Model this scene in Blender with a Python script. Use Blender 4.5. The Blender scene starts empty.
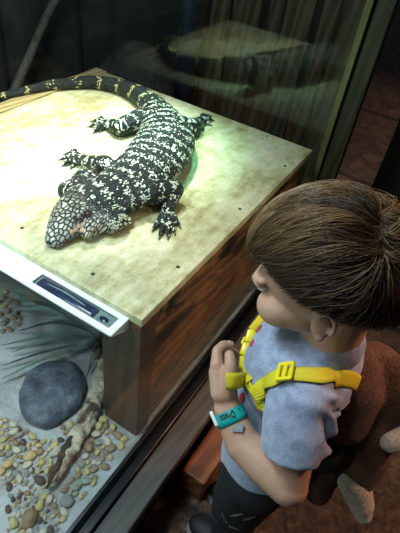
import bpy, bmesh, math, random
from mathutils import Vector, Matrix, Quaternion, noise
from mathutils.bvhtree import BVHTree
V = Vector
PI = math.pi
random.seed(7)
scene = bpy.context.scene
COL = scene.collection

# ------------------------------------------------------------------ camera
CAM = V((-0.46368, -0.32253, 1.25))
FPX = 475.53
MR = V((0.5239634, -0.8440840, 0.1139501))
MD = V((-0.5270242, -0.4263923, -0.7351429))
MF = V((0.6691098, 0.3251335, -0.6682666))
cd = bpy.data.cameras.new('camera')
cd.sensor_fit = 'HORIZONTAL'; cd.sensor_width = 36; cd.lens = FPX / 400 * 36
cd.clip_start = 0.02; cd.clip_end = 50
cam = bpy.data.objects.new('camera', cd); COL.objects.link(cam)
m = Matrix((MR, -MD, -MF)).transposed().to_4x4(); m.translation = CAM
cam.matrix_world = m
scene.camera = cam

def ray(px, py):
    return MR * ((px - 200) / FPX) + MD * ((py - 266.5) / FPX) + MF
def onz(px, py, z):                     # the point of the place seen at a pixel, on a level plane
    d = ray(px, py); return CAM + d * ((z - CAM.z) / d.z)
def ony(px, py, y):
    d = ray(px, py); return CAM + d * ((y - CAM.y) / d.y)
def onx(px, py, x):
    d = ray(px, py); return CAM + d * ((x - CAM.x) / d.x)
def at(px, py, dep):                    # ... and at a distance along the view
    return CAM + ray(px, py) * dep

# ------------------------------------------------------------------ objects
def tag(o, label=None, cat=None, group=None, kind=None):
    if label: o['label'] = label
    if cat: o['category'] = cat
    if group: o['group'] = group
    if kind: o['kind'] = kind
    return o
def link(name, me, mat=None, parent=None):
    o = bpy.data.objects.new(name, me); COL.objects.link(o)
    if mat: me.materials.clear(); me.materials.append(mat)
    if parent:
        o.parent = parent
        o.matrix_parent_inverse = Matrix.Translation(-parent.location)
    return o
def empty(name, loc, label, cat, group=None):
    o = bpy.data.objects.new(name, None); COL.objects.link(o); o.location = loc
    o.empty_display_size = .02
    return tag(o, label, cat, group)
def done(bm, smooth=True):
    me = bpy.data.meshes.new('m'); bm.normal_update(); bm.to_mesh(me); bm.free()
    for p in me.polygons: p.use_smooth = smooth
    return me

def box(bm, lo, hi, M=None, bev=0.0):
    r = bmesh.ops.create_cube(bm, size=1)
    vs = r['verts']
    lo = V(lo); hi = V(hi)
    for v in vs:
        v.co = V([lo[i] + (v.co[i] + .5) * (hi[i] - lo[i]) for i in range(3)])
    if bev:
        es = list({e for v in vs for e in v.link_edges})
        r2 = bmesh.ops.bevel(bm, geom=es, offset=bev, segments=2, affect='EDGES', profile=.5)
        vs = list({v for f in r2['faces'] for v in f.verts} | {v for v in vs if v.is_valid})
    if M:
        for v in vs: v.co = M @ v.co
    return vs
def catmull(pts, n):
    out = []
    N = len(pts)
    for i in range(N - 1):
        p0, p1, p2, p3 = pts[max(i-1, 0)], pts[i], pts[i+1], pts[min(i+2, N-1)]
        for k in range(n):
            t = k / n
            out.append([0.5 * ((2*b) + (-a + c) * t + (2*a - 5*b + 4*c - d) * t*t + (-a + 3*b - 3*c + d) * t**3)
                        for a, b, c, d in zip(p0, p1, p2, p3)])
    out.append(list(pts[-1]))
    return out
def loft(bm, rows, seg=24, up=V((0, 0, 1)), caps=True):
    """rows: (centre, side radius, up radius)"""
    rings = []
    n = len(rows)
    for i, (c, a, b) in enumerate(rows):
        t = (V(rows[min(i+1, n-1)][0]) - V(rows[max(i-1, 0)][0])).normalized()
        s = t.cross(up)
        if s.length < 1e-4: s = t.cross(V((1, 0, 0)))
        s.normalize(); u = s.cross(t).normalized()
        rings.append([bm.verts.new(V(c) + s * (a * math.cos(2*PI*k/seg)) + u * (b * math.sin(2*PI*k/seg))) for k in range(seg)])
    for r0, r1 in zip(rings, rings[1:]):
        for k in range(seg):
            bm.faces.new((r0[k], r0[(k+1) % seg], r1[(k+1) % seg], r1[k]))
    if caps:
        bm.faces.new(list(reversed(rings[0]))); bm.faces.new(rings[-1])
    return rings
def cap(bm, p0, r0, p1, r1, seg=14):
    """tapered capsule"""
    p0 = V(p0); p1 = V(p1); d = p1 - p0; L = d.length
    if L < 1e-6: return ell(bm, p0, (r0, r0, r0))
    t = d / L
    rows = []
    for k in range(5):
        a = PI/2 * (1 - (k + .35) / 5)
        rows.append((p0 - t * r0 * math.sin(a), r0 * math.cos(a), r0 * math.cos(a)))
    rows.append((p0, r0, r0)); rows.append((p0 + d * .5, (r0+r1)/2, (r0+r1)/2)); rows.append((p1, r1, r1))
    for k in range(1, 6):
        a = PI/2 * (k - .35) / 5
        rows.append((p1 + t * r1 * math.sin(a), r1 * math.cos(a), r1 * math.cos(a)))
    up = V((0, 0, 1)) if abs(t.z) < .9 else V((1, 0, 0))
    loft(bm, rows, seg, up)
def chain(bm, pts, rads, seg=14):
    for i in range(len(pts) - 1): cap(bm, pts[i], rads[i], pts[i+1], rads[i+1], seg)
def ell(bm, c, r, R=None, sub=3):
    g = bmesh.ops.create_icosphere(bm, subdivisions=sub, radius=1)
    for v in g['verts']:
        p = V((v.co.x * r[0], v.co.y * r[1], v.co.z * r[2]))
        if R: p = R @ p
        v.co = V(c) + p
    return g['verts']
def tube(bm, pts, r, seg=8, n=6, caps=True):
    q = catmull([list(p) + [rr] for p, rr in zip(pts, r if hasattr(r, '__len__') else [r]*len(pts))], n) if n > 1 else [list(p) + [rr] for p, rr in zip(pts, r if hasattr(r, '__len__') else [r]*len(pts))]
    return loft(bm, [(x[:3], x[3], x[3]) for x in q], seg, caps=caps)
def remesh(bm, voxel, smooth=6, factor=.5):
    """fuse every closed shell of bm into one continuous surface"""
    bmesh.ops.recalc_face_normals(bm, faces=bm.faces)
    me = done(bm)
    o = bpy.data.objects.new('tmp', me); COL.objects.link(o)
    r = o.modifiers.new('r', 'REMESH'); r.mode = 'VOXEL'; r.voxel_size = voxel; r.use_smooth_shade = True
    if smooth:
        s = o.modifiers.new('s', 'SMOOTH'); s.iterations = smooth; s.factor = factor
    dg = bpy.context.evaluated_depsgraph_get(); dg.update()
    out = bpy.data.meshes.new_from_object(o.evaluated_get(dg))
    bpy.data.objects.remove(o)
    for p in out.polygons: p.use_smooth = True
    return out
def displace(me, fn):
    d = [v.normal * fn(v.co, v.normal) for v in me.vertices]
    for v, x in zip(me.vertices, d): v.co += x
def bvh(me):
    return BVHTree.FromPolygons([v.co.copy() for v in me.vertices], [tuple(p.vertices) for p in me.polygons])

# ------------------------------------------------------------------ materials
class Mat:
    def __init__(s, name):
        s.m = bpy.data.materials.new(name); s.m.use_nodes = True
        s.t = s.m.node_tree; s.p = s.t.nodes['Principled BSDF']; s.out = s.t.nodes['Material Output']
    def n(s, ty, ins=None, **kw):
        nd = s.t.nodes.new(ty)
        for k, v in kw.items(): setattr(nd, k, v)
        for k, v in (ins or {}).items():
            if isinstance(v, bpy.types.NodeSocket): s.t.links.new(v, nd.inputs[k])
            else: nd.inputs[k].default_value = v
        return nd
    def l(s, a, b): s.t.links.new(a, b)
    def ramp(s, fac, stops, interp='LINEAR'):
        nd = s.t.nodes.new('ShaderNodeValToRGB'); s.l(fac, nd.inputs[0])
        cr = nd.color_ramp; cr.interpolation = interp
        while len(cr.elements) < len(stops): cr.elements.new(.5)
        for e, (p, c) in zip(cr.elements, stops):
            e.position = p; e.color = (*c, 1) if len(c) == 3 else c
        return nd.outputs[0]
    def math(s, op, a, b=None, c=None):
        nd = s.t.nodes.new('ShaderNodeMath'); nd.operation = op
        for i, v in enumerate((a, b, c)):
            if v is None: continue
            if isinstance(v, bpy.types.NodeSocket): s.l(v, nd.inputs[i])
            else: nd.inputs[i].default_value = v
        return nd.outputs[0]
    def mix(s, fac, a, b, ty='MIX'):
        nd = s.t.nodes.new('ShaderNodeMix'); nd.data_type = 'RGBA'; nd.blend_type = ty
        for i, v in ((0, fac), (6, a), (7, b)):
            if isinstance(v, bpy.types.NodeSocket): s.l(v, nd.inputs[i])
            elif i == 0: nd.inputs[0].default_value = v
            else: nd.inputs[i].default_value = (*v, 1)
        return nd.outputs[2]
    def coord(s, scale=(1, 1, 1), rot=(0, 0, 0)):
        c = s.n('ShaderNodeTexCoord'); mp = s.n('ShaderNodeMapping', {'Vector': c.outputs['Object'], 'Scale': scale, 'Rotation': rot})
        return mp.outputs[0]
    def noise(s, vec, scale, detail=5, rough=.6, dist=0):
        return s.n('ShaderNodeTexNoise', {'Vector': vec, 'Scale': scale, 'Detail': detail, 'Roughness': rough, 'Distortion': dist}).outputs[0]
    def bump(s, h, dist, strength=1.0):
        b = s.n('ShaderNodeBump', {'Height': h, 'Distance': dist, 'Strength': strength}); s.l(b.outputs[0], s.p.inputs['Normal']); return b
    def set(s, **kw):
        for k, v in kw.items():
            k = k.replace('_', ' ')
            if isinstance(v, bpy.types.NodeSocket): s.l(v, s.p.inputs[k])
            else: s.p.inputs[k].default_value = (*v, 1) if isinstance(v, tuple) and len(v) == 3 and s.p.inputs[k].type == 'RGBA' else v
        return s

def simple(name, stops, scale=20, rough=.6, bumpd=0.0, bs=None, stretch=(1, 1, 1), detail=5, **kw):
    M = Mat(name); c = M.coord(stretch)
    f = M.noise(c, scale, detail)
    M.set(Base_Color=M.ramp(f, stops), Roughness=rough, **kw)
    if bumpd: M.bump(M.noise(c, bs or scale * 2, detail), bumpd)
    return M.m
def wood(name, dark, mid, light, axis=0, scale=6, rough=.6, bumpd=.002, knots_and_shade=False):
    M = Mat(name); st = [9, 9, 9]; st[axis] = 1
    c = M.coord(tuple(st))
    big = M.noise(c, scale * .35, 3, .5, 1.2)
    w = M.n('ShaderNodeTexWave', {'Vector': c, 'Scale': scale * .3, 'Distortion': 5, 'Detail': 4, 'Detail Scale': 1.5}, bands_direction='DIAGONAL').outputs[1]
    fine = M.noise(c, scale * 4, 6, .7)
    f = M.math('ADD', M.math('MULTIPLY', big, .45), M.math('ADD', M.math('MULTIPLY', w, .25), M.math('MULTIPLY', fine, .35)))
    col = M.ramp(f, [(.28, dark), (.5, mid), (.75, light)])
    if knots_and_shade:  # knotty grain; cavity shade and lit patches painted into the colour
        cc = M.coord((3.0, 3, 6)); k = M.noise(cc, 1.9, 5, .6, 1.2)
        mask = M.ramp(k, [(.41, (0, 0, 0)), (.45, (1, 1, 1))])
        col = M.mix(mask, tuple(x * .12 for x in dark), col)
        col = M.mix(M.ramp(k, [(.53, (0, 0, 0)), (.60, (.8, .8, .8))]), col, M.mix(fine, (.12, .04, .015), (.55, .24, .10)))
    M.set(Base_Color=col, Roughness=rough)
    M.bump(f, bumpd)
    return M.m

m_boxred = wood('reddish_platform_wood', (.03, .012, .005), (.11, .045, .018), (.24, .11, .045), 0, 7, .5, .004, True)
m_boxdark = wood('dark_platform_wood', (.022, .018, .013), (.038, .030, .021), (.06, .047, .033), 2, 6, .6, .001)
m_batten = wood('pale_batten_wood', (.18, .13, .05), (.38, .29, .12), (.55, .45, .22), 0, 10, .6, .001)
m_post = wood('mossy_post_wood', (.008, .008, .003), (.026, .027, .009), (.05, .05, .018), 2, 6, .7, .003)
m_postedge = wood('lit_post_edge_wood', (.05, .05, .012), (.09, .09, .022), (.13, .13, .04), 2, 6, .7, .002)  # lighter copy of the post wood, highlight painted into the colour
m_ledge = wood('grey_ledge_wood', (.065, .063, .058), (.085, .082, .078), (.11, .105, .10), 0, 10, .5, .0008)
m_beam = wood('orange_beam_wood', (.08, .025, .01), (.22, .075, .03), (.35, .13, .055), 0, 5, .5, .003)
m_backwood = wood('brown_back_boards', (.015, .009, .005), (.07, .042, .024), (.15, .095, .05), 2, 5, .8, .004)
m_backdark = simple('dark_panel', [(.3, (.020, .022, .020)), (.7, (.065, .068, .060))], 6, .5, .004)
m_rock = simple('dark_rock', [(.3, (.012, .012, .012)), (.7, (.06, .055, .05))], 9, .8, .02)
m_branch = simple('pale_branch', [(.3, (.05, .045, .035)), (.7, (.16, .14, .11))], 40, .8, .004)
m_black = simple('black_plastic', [(.3, (.004, .005, .007)), (.7, (.010, .012, .016))], 40, .3)
m_blackwood = simple('black_wood', [(.3, (.004, .004, .003)), (.7, (.012, .011, .008))], 12, .7, .002)
m_alu = simple('brushed_aluminium', [(.3, (.74, .78, .80)), (.7, (.84, .87, .88))], 30, .4, Metallic=.0)
m_navy = simple('dark_blue_insert', [(.35, (.006, .012, .035)), (.7, (.02, .04, .10))], 30, .15)
m_screen = simple('green_grey_screen', [(.35, (.10, .17, .17)), (.7, (.22, .30, .28))], 120, .2)
m_screw = simple('dark_screw', [(.3, (.02, .018, .012)), (.7, (.06, .05, .03))], 200, .4, Metallic=.6)
m_slate = simple('blue_grey_stone', [(.3, (.035, .045, .065)), (.5, (.075, .092, .125)), (.7, (.15, .175, .215))], 30, .5, .004, 70)
m_barkM = Mat('driftwood_bark'); _c = m_barkM.coord()
_f = m_barkM.noise(_c, 22, 6, .65, .6)
m_barkM.set(Base_Color=m_barkM.ramp(_f, [(.36, (.06, .04, .025)), (.43, (.22, .17, .11)), (.5, (.42, .38, .28)), (.66, (.62, .58, .46))]), Roughness=.85)
m_barkM.bump(_f, .006); m_bark = m_barkM.m

# tabletop: pale stained board
T = Mat('stained_pale_tabletop'); c = T.coord()
a = T.noise(c, 5, 6, .65, .4); b = T.noise(c, 38, 6, .75); d = T.noise(T.coord((1, 4, 1)), 14, 5, .6)
f = T.math('ADD', T.math('MULTIPLY', a, .55), T.math('ADD', T.math('MULTIPLY', b, .3), T.math('MULTIPLY', d, .25)))
col = T.ramp(f, [(.38, (.15, .125, .05)), (.47, (.33, .30, .14)), (.55, (.52, .50, .29)), (.66, (.72, .70, .50))])
sp = T.ramp(T.noise(c, 90, 3, .5), [(.24, (.25, .2, .1)), (.34, (1, 1, 1))])
T.set(Base_Color=T.mix(.8, col, T.mix(1.0, col, sp, 'MULTIPLY')), Roughness=.5)
T.bump(b, .0015); m_top = T.m

# sand
T = Mat('damp_grey_sand'); c = T.coord()
a = T.noise(c, 7, 6, .6, .5); b = T.noise(c, 160, 4, .7)
f = T.math('ADD', T.math('MULTIPLY', a, .75), T.math('MULTIPLY', b, .25))
T.set(Base_Color=T.ramp(f, [(.33, (.12, .10, .085)), (.43, (.26, .26, .25)), (.55, (.42, .45, .47)), (.7, (.56, .60, .63))]), Roughness=.75)
T.bump(f, .012); m_sand = T.m

# outside floor: rough glinting brown
T = Mat('rusty_brown_floor'); c = T.coord()
a = T.noise(c, 9, 8, .7, .8); b = T.noise(c, 45, 6, .7, .5)
f = T.math('ADD', T.math('MULTIPLY', a, .5), T.math('MULTIPLY', b, .5))
# wide slabs with dark joints (the joints run across the hall)
br = T.n('ShaderNodeTexBrick', {'Vector': T.coord((1, 1, 1), (0, 0, PI/2)), 'Scale': 1.0, 'Mortar Size': .018, 'Brick Width': 2.4, 'Row Height': .95, 'Color1': (1, 1, 1, 1), 'Color2': (.75, .75, .75, 1), 'Mortar': (.25, .25, .25, 1), 'Mortar Smooth': .3})
col = T.ramp(f, [(.36, (.025, .012, .007)), (.5, (.10, .046, .024)), (.62, (.22, .11, .055)), (.72, (.34, .20, .11))])
T.set(Base_Color=T.mix(1.0, col, br.outputs[0], 'MULTIPLY'), Roughness=T.ramp(b, [(.4, (.75,)*3), (.6, (.28,)*3)]))
T.bump(f, .010); m_floor = T.m

# glass
T = Mat('clear_glass'); nt = T.t; nt.nodes.remove(T.p)
fc = T.n('ShaderNodeLayerWeight', {'Blend': .5}).outputs['Facing']
fr = T.math('ADD', T.math('MULTIPLY', T.math('POWER', fc, 5.0), .75), .028)
tr = T.n('ShaderNodeBsdfTransparent', {'Color': (.93, .97, .95, 1)}); gl = T.n('ShaderNodeBsdfGlossy', {'Roughness': .02, 'Color': (.9, 1, .95, 1)})
mx = T.n('ShaderNodeMixShader', {0: fr}); T.l(tr.outputs[0], mx.inputs[1]); T.l(gl.outputs[0], mx.inputs[2]); T.l(mx.outputs[0], T.out.inputs[0])
m_glass = T.m

# leaves
def leafmat(name, c1, c2, al=1):
    T = Mat(name); f = T.noise(T.coord(), 25, 3)
    T.set(Base_Color=T.ramp(f, [(.3, c1), (.7, c2)]), Roughness=.4); return T.m
m_leaf = leafmat('grey_green_leaf', (.06, .10, .07), (.17, .24, .18))
m_leaf2 = leafmat('pale_broad_leaf', (.24, .38, .33), (.42, .56, .50))
m_leaf3 = leafmat('dark_thin_stem', (.012, .03, .022), (.04, .08, .06))

# skin
T = Mat('skin'); f = T.noise(T.coord(), 18, 4)
T.set(Base_Color=T.ramp(f, [(.3, (.45, .24, .165)), (.7, (.56, .33, .235))]), Roughness=.5, Subsurface_Weight=.12, Subsurface_Radius=(.012, .005, .003), Subsurface_Scale=1.0)
m_skin = T.m
m_lip = simple('lip', [(.3, (.45, .16, .13)), (.7, (.5, .2, .16))], 50, .4)
m_eye = simple('eye_white', [(.3, (.7, .7, .68)), (.7, (.8, .8, .78))], 50, .15)
m_iris = simple('brown_iris', [(.3, (.03, .015, .008)), (.7, (.08, .04, .02))], 200, .1)
m_nail = simple('nail', [(.3, (.60, .38, .32)), (.7, (.7, .48, .4))], 50, .3)
# hair: colour per strand, light and shade painted in
T = Mat('brown_hair'); at_ = T.n('ShaderNodeAttribute', attribute_name='tone').outputs['Fac']
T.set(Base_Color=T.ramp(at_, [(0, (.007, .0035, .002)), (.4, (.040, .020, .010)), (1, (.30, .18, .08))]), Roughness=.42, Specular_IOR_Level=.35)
m_hair = T.m
m_scalp = simple('dark_hair_base', [(.3, (.018, .010, .006)), (.7, (.045, .026, .015))], 60, .6)
m_lash = simple('eyelash', [(.3, (.01, .006, .004)), (.7, (.02, .012, .008))], 60, .6)
# shirt: heather
def knit(name, c0, c1, c2):
    T = Mat(name); c = T.coord(); a = T.noise(c, 900, 2, .6); b = T.noise(c, 60, 4)
    f = T.math('ADD', T.math('MULTIPLY', a, .6), T.math('MULTIPLY', b, .4))
    T.set(Base_Color=T.ramp(f, [(.38, c0), (.5, c1), (.62, c2)]), Roughness=.9, Sheen_Weight=.25)
    T.bump(a, .0006); return T.m
m_shirt = knit('heather_blue_shirt', (.17, .20, .31), (.27, .31, .44), (.40, .44, .58))
m_red = simple('red_print', [(.3, (.35, .03, .05)), (.7, (.5, .06, .09))], 80, .8)
m_pants = simple('black_trousers', [(.3, (.003, .003, .005)), (.7, (.008, .008, .011))], 60, .9, .0005)
m_print = simple('grey_print', [(.35, (.05, .05, .05)), (.6, (.06, .06, .06))], 90, .8)
# webbing
T = Mat('yellow_webbing'); w = T.n('ShaderNodeTexWave', {'Vector': T.coord(), 'Scale': 260, 'Distortion': 0.5}).outputs[1]
T.set(Base_Color=T.ramp(w, [(.1, (.62, .50, .012)), (.7, (.82, .70, .03))]), Roughness=.6); T.bump(w, .0004); m_web = T.m
m_buckle = simple('yellow_plastic', [(.3, (.80, .60, .01)), (.7, (.88, .70, .02))], 50, .3)
m_teal = simple('teal_paper_band', [(.3, (.0, .28, .27)), (.7, (.01, .36, .34))], 40, .35)
m_white = simple('white_plastic', [(.3, (.72, .76, .78)), (.7, (.85, .88, .9))], 40, .3)
m_silver = simple('grey_foil', [(.3, (.35, .40, .44)), (.7, (.5, .54, .58))], 60, .3)
m_ink = simple('black_ink', [(.3, (.004, .006, .008)), (.7, (.01, .012, .014))], 60, .5)
# plush
def plush(name, c0, c1):
    T = Mat(name); c = T.coord(); a = T.noise(c, 220, 4, .7); b = T.noise(c, 25, 4)
    f = T.math('ADD', T.math('MULTIPLY', a, .6), T.math('MULTIPLY', b, .4))
    T.set(Base_Color=T.ramp(f, [(.36, c0), (.64, c1)]), Roughness=.95, Sheen_Weight=.5, Sheen_Tint=(*c1, 1)); T.bump(a, .004); return T.m
m_plush = plush('brown_plush', (.024, .010, .006), (.14, .058, .033))
m_cream = plush('cream_plush', (.30, .22, .16), (.62, .50, .40))
m_dark = plush('dark_shade_cloth', (.004, .003, .003), (.015, .011, .009))  # near black, paints in the shade below the plush
m_shoe = simple('dark_shoe', [(.3, (.01, .01, .012)), (.7, (.03, .03, .035))], 30, .6)
m_sole = simple('grey_sole', [(.3, (.2, .2, .2)), (.7, (.3, .3, .3))], 30, .6)

# ================================================================== THE SETTING
def struct(name, me, mat): return tag(link(name, me, mat), kind='structure')
def sbox(name, lo, hi, mat, bev=0):
    bm = bmesh.new(); box(bm, lo, hi, bev=bev); return struct(name, done(bm, False), mat)
GY = -.026                                    # plane of the front glass
# outside floor
sbox('floor', (-2.2, -2.4, -.05), (7, GY - .004, 0), m_floor)
sbox('floor_beyond', (.96, GY - .004, -.05), (7, 3.0, 0), m_floor)
# terrarium floor with gentle bumps
bm = bmesh.new()
NX, NY = 90, 90
x0, x1, y0, y1 = -.9, .95, GY + .006, 1.25
grid = [[None] * (NY + 1) for _ in range(NX + 1)]
def sandz(x, y):
    return .178 + .010 * (noise.noise(V((x * 4, y * 4, 1))) ) + .004 * noise.noise(V((x * 15, y * 15, 2)))
for i in range(NX + 1):
    for j in range(NY + 1):
        x = x0 + (x1 - x0) * i / NX; y = y0 + (y1 - y0) * j / NY
        grid[i][j] = bm.verts.new((x, y, sandz(x, y)))
for i in range(NX):
    for j in range(NY):
        bm.faces.new((grid[i][j], grid[i+1][j], grid[i+1][j+1], grid[i][j+1]))
tag(link('sand_bed', done(bm), m_sand), kind='structure')
# plinth under the glass (outside face), ledge and black channel
sbox('wall_plinth', (-.9, -.095, 0), (.95, GY + .004, .135), m_blackwood)  # black colour paints in the shade below the ledge
bm = bmesh.new(); box(bm, (-.9, -.112, .135), (.888, -.052, .172), bev=.003)
tag(link('wooden_ledge', done(bm, False), m_ledge), 'grey worn wooden ledge running outside along the foot of the glass', 'ledge')
bm = bmesh.new()
box(bm, (-.9, -.0515, .135), (.86, -.036, .186), bev=.002)
box(bm, (-.9, -.036, .135), (.86, -.0305, .180), bev=.001)
box(bm, (-.9, -.0215, .135), (.86, -.012, .190), bev=.002)
box(bm, (-.9, -.0305, .135), (.86, -.0215, .165))
struct('trim_1', done(bm, False), m_black)
sbox('window_1', (-.9, GY - .002, .166), (.868, GY + .002, 1.9), m_glass)
sbox('window_2', (.899, -.008, .166), (.904, 1.2, 1.9), m_glass)
# end sill under the end glass
sbox('trim_2', (.885, -.01, .0), (.92, 1.2, .165), m_blackwood)
# corner post
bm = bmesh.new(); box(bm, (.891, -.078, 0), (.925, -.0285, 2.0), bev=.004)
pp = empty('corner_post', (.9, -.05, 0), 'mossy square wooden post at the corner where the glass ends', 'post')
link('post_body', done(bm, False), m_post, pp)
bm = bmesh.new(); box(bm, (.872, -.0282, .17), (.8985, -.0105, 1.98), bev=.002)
link('post_edge_highlight', done(bm, False), m_postedge, pp)  # pale strip standing in for the highlight on the post edge
# back and far walls
sbox('wall_back', (-.9, 1.26, 0), (2.6, 1.3, 2.4), m_backdark)
sbox('wall_right', (2.6, .3, 0), (2.64, 1.3, 2.4), m_backdark)
sbox('wall_left', (-.94, GY + .004, 0), (-.9, 1.3, 2.4), m_backdark)
# upright boards of the far wall behind the end glass
for i, (y, w, dx) in enumerate([(.33, .10, 0), (.45, .07, .02), (.55, .13, 0), (.71, .06, .03), (.80, .14, 0), (.97, .09, .01), (1.09, .14, 0)]):
    bm = bmesh.new(); box(bm, (1.75 + dx, y - .15, 0), (1.78 + dx, y - .15 + w, 2.2), bev=.003)
    tag(link('upright_board', done(bm, False), m_backwood), 'dark brown upright timber board behind the far glass', 'board', 'upright boards behind the far glass')
# panel seams on back wall as slim battens
for i, x in enumerate((.35, .78, 1.2)):
    bm = bmesh.new(); box(bm, (x, 1.245, .1), (x + .012, 1.2595, 2.3), bev=.002)
    tag(link('wall_batten', done(bm, False), m_blackwood), 'thin black batten running up the dark wall behind the platform', 'batten', 'battens on the back wall')
# bluish upright pipe behind the glass
bm = bmesh.new(); tube(bm, [V((1.60, .93, 0)), V((1.60, .93, 1.2)), V((1.60, .93, 2.2))], .045, 20, 3)
tag(link('drain_pipe', done(bm), simple('dark_blue_paint', [(.3, (.012, .016, .035)), (.7, (.03, .035, .06))], 8, .35)), 'dark blue upright pipe in the gloom beyond the tail', 'pipe')
# rock lump and branch in the background
bm = bmesh.new(); vs = ell(bm, (1.20, .95, .28), (.22, .18, .28), sub=4)
for v in vs:
    v.co += (v.co - V((1.2, .95, .28))).normalized() * .06 * noise.noise(v.co * 7)
    v.co.z = max(v.co.z, 0.0)
tag(link('boulder', done(bm), m_rock), 'dark rough boulder in the gloom behind the tail', 'boulder')
bm = bmesh.new()
A = V((1.02, 1.20, .70)); 
tube(bm, [V((.56, 1.20, .185)), V((.80, 1.21, .44)), A, A + V((.07, -.05, .07)), A + V((.16, -.09, .06)), A + V((.26, -.16, .05))], [.020, .018, .016, .014, .010, .005], 8, 5)
tube(bm, [A + V((.05, -.04, .05)), A + V((.10, .0, .09)), A + V((.2, 0, .10))], [.010, .008, .003], 7, 5)
tag(link('bare_branch', done(bm), m_branch), 'pale bare forked branch leaning on the dark back wall', 'branch')
# black post on the outer right
bm = bmesh.new(); box(bm, (1.30, -.40, 0), (1.45, -.15, 2.2), bev=.006)
tag(link('black_post', done(bm, False), m_blackwood), 'thick black upright post outside, past the corner of the glass', 'post')
# low beam on the outside floor
bm = bmesh.new(); box(bm, (.03, -.185, 0), (1.25, -.118, .10), bev=.006)
tag(link('wooden_beam', done(bm, False), m_beam), 'orange brown wooden beam lying along the foot of the enclosure beside the child', 'beam')

# ================================================================== PLATFORM
L, W = .837, .83
pf = empty('wooden_platform', (.4, .4, .18), 'box shaped wooden basking platform with a pale stained top', 'platform')
bm = bmesh.new(); box(bm, (0, 0, .578), (L, W, .600), bev=.0025)
top = link('top_board', done(bm, False), m_top, pf)
# darker worn rim of the board edges
bm = bmesh.new(); box(bm, (.0008, .0008, .560), (L - .0008, W - .0008, .5785))
link('edge_lip', done(bm, False), m_boxred, pf)
bm = bmesh.new()
box(bm, (.003, .10, .478), (.022, W - .01, .5605), bev=.002)
link('front_board', done(bm, False), m_boxdark, pf)
bm = bmesh.new(); box(bm, (.0015, .0015, .17), (.052, .099, .5605), bev=.003)
link('corner_support', done(bm, False), m_boxdark, pf)
bm = bmesh.new()
box(bm, (.053, .004, .350), (L - .055, .026, .5603), bev=.002)
box(bm, (.053, .007, .17), (L - .055, .026, .349), bev=.002)
link('side_board', done(bm, False), m_boxred, pf)
bm = bmesh.new(); box(bm, (L - .054, .0015, .17), (L - .0015, .06, .5605), bev=.003)
link('corner_support', done(bm, False), m_boxdark, pf)
bm = bmesh.new(); box(bm, (L - .03, .062, .17), (L - .008, W - .01, .5603)); box(bm, (.25, W - .03, .17), (L - .032, W - .01, .5603))
link('back_board', done(bm, False), m_boxdark, pf)
bm = bmesh.new(); box(bm, (.10, W - .048, .6002), (L - .003, W - .002, .606), bev=.0015)
link('edge_batten', done(bm, False), m_batten, pf)
for p in [(93, 274), (178, 267), (240, 209), (285, 166), (267, 136), (22, 228)]:
    q = onz(*p, .6); bm = bmesh.new()
    ell(bm, (q.x, q.y, .6001), (.0045, .0045, .0012), sub=2); link('screw', done(bm), m_screw, pf)

# aluminium strip along the near edge of the platform
st = empty('metal_strip', (-.02, .3, .58), 'pale aluminium strip with a dark slot fixed along the near platform edge', 'strip')
bm = bmesh.new()
zt = .585
def prism(bm, pts, z0, z1):
    lo = [bm.verts.new((p[0], p[1], z0)) for p in pts]; hi = [bm.verts.new((p[0], p[1], z1)) for p in pts]
    n = len(pts); bm.faces.new(list(reversed(lo))); bm.faces.new(hi)
    for i in range(n): bm.faces.new((lo[i], lo[(i+1) % n], hi[(i+1) % n], hi[i]))
box(bm, (-.011, .030, zt - .003), (-.0004, .80, zt)); box(bm, (-.050, .030, zt - .003), (-.040, .80, zt))
box(bm, (-.040, .030, zt - .003), (-.011, .043, zt)); box(bm, (-.040, .232, zt - .003), (-.011, .80, zt))
box(bm, (-.052, .030, zt - .004), (-.050, .80, zt))
link('flange', done(bm, False), m_alu, st)
bm = bmesh.new()
_tr = [[bm.verts.new((x, y, z)) for x, z in ((-.051, zt), (-.0004, zt), (-.0004, zt - .030), (-.012, zt - .026), (-.050, zt - .005))] for y in (.0285, .0299)]
bm.faces.new(_tr[0]); bm.faces.new(list(reversed(_tr[1])))
for _i in range(5): bm.faces.new((_tr[0][_i], _tr[1][_i], _tr[1][(_i+1) % 5], _tr[0][(_i+1) % 5]))
bmesh.ops.recalc_face_normals(bm, faces=bm.faces)
link('end_plate', done(bm, False), m_white, st)
bm = bmesh.new(); box(bm, (-.040, .043, zt - .010), (-.011, .232, zt - .006)); sl = link('slot_tray', done(bm, False), m_screen, st)
bm = bmesh.new(); box(bm, (-.037, .085, zt - .006), (-.015, .224, zt + .0015), bev=.004); sl = link('dark_insert', done(bm), m_navy, st)
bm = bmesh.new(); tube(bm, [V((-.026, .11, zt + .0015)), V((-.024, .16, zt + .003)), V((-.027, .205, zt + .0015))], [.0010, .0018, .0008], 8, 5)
link('painted_highlight', done(bm), m_screen, sl)  # pale ridge painting a highlight onto the insert
for y in (.052, .060, .068, .076):
    pass
bm = bmesh.new(); ell(bm, (-.026, .066, zt - .005), (.006, .010, .002)); link('button', done(bm), m_navy, st)

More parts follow.
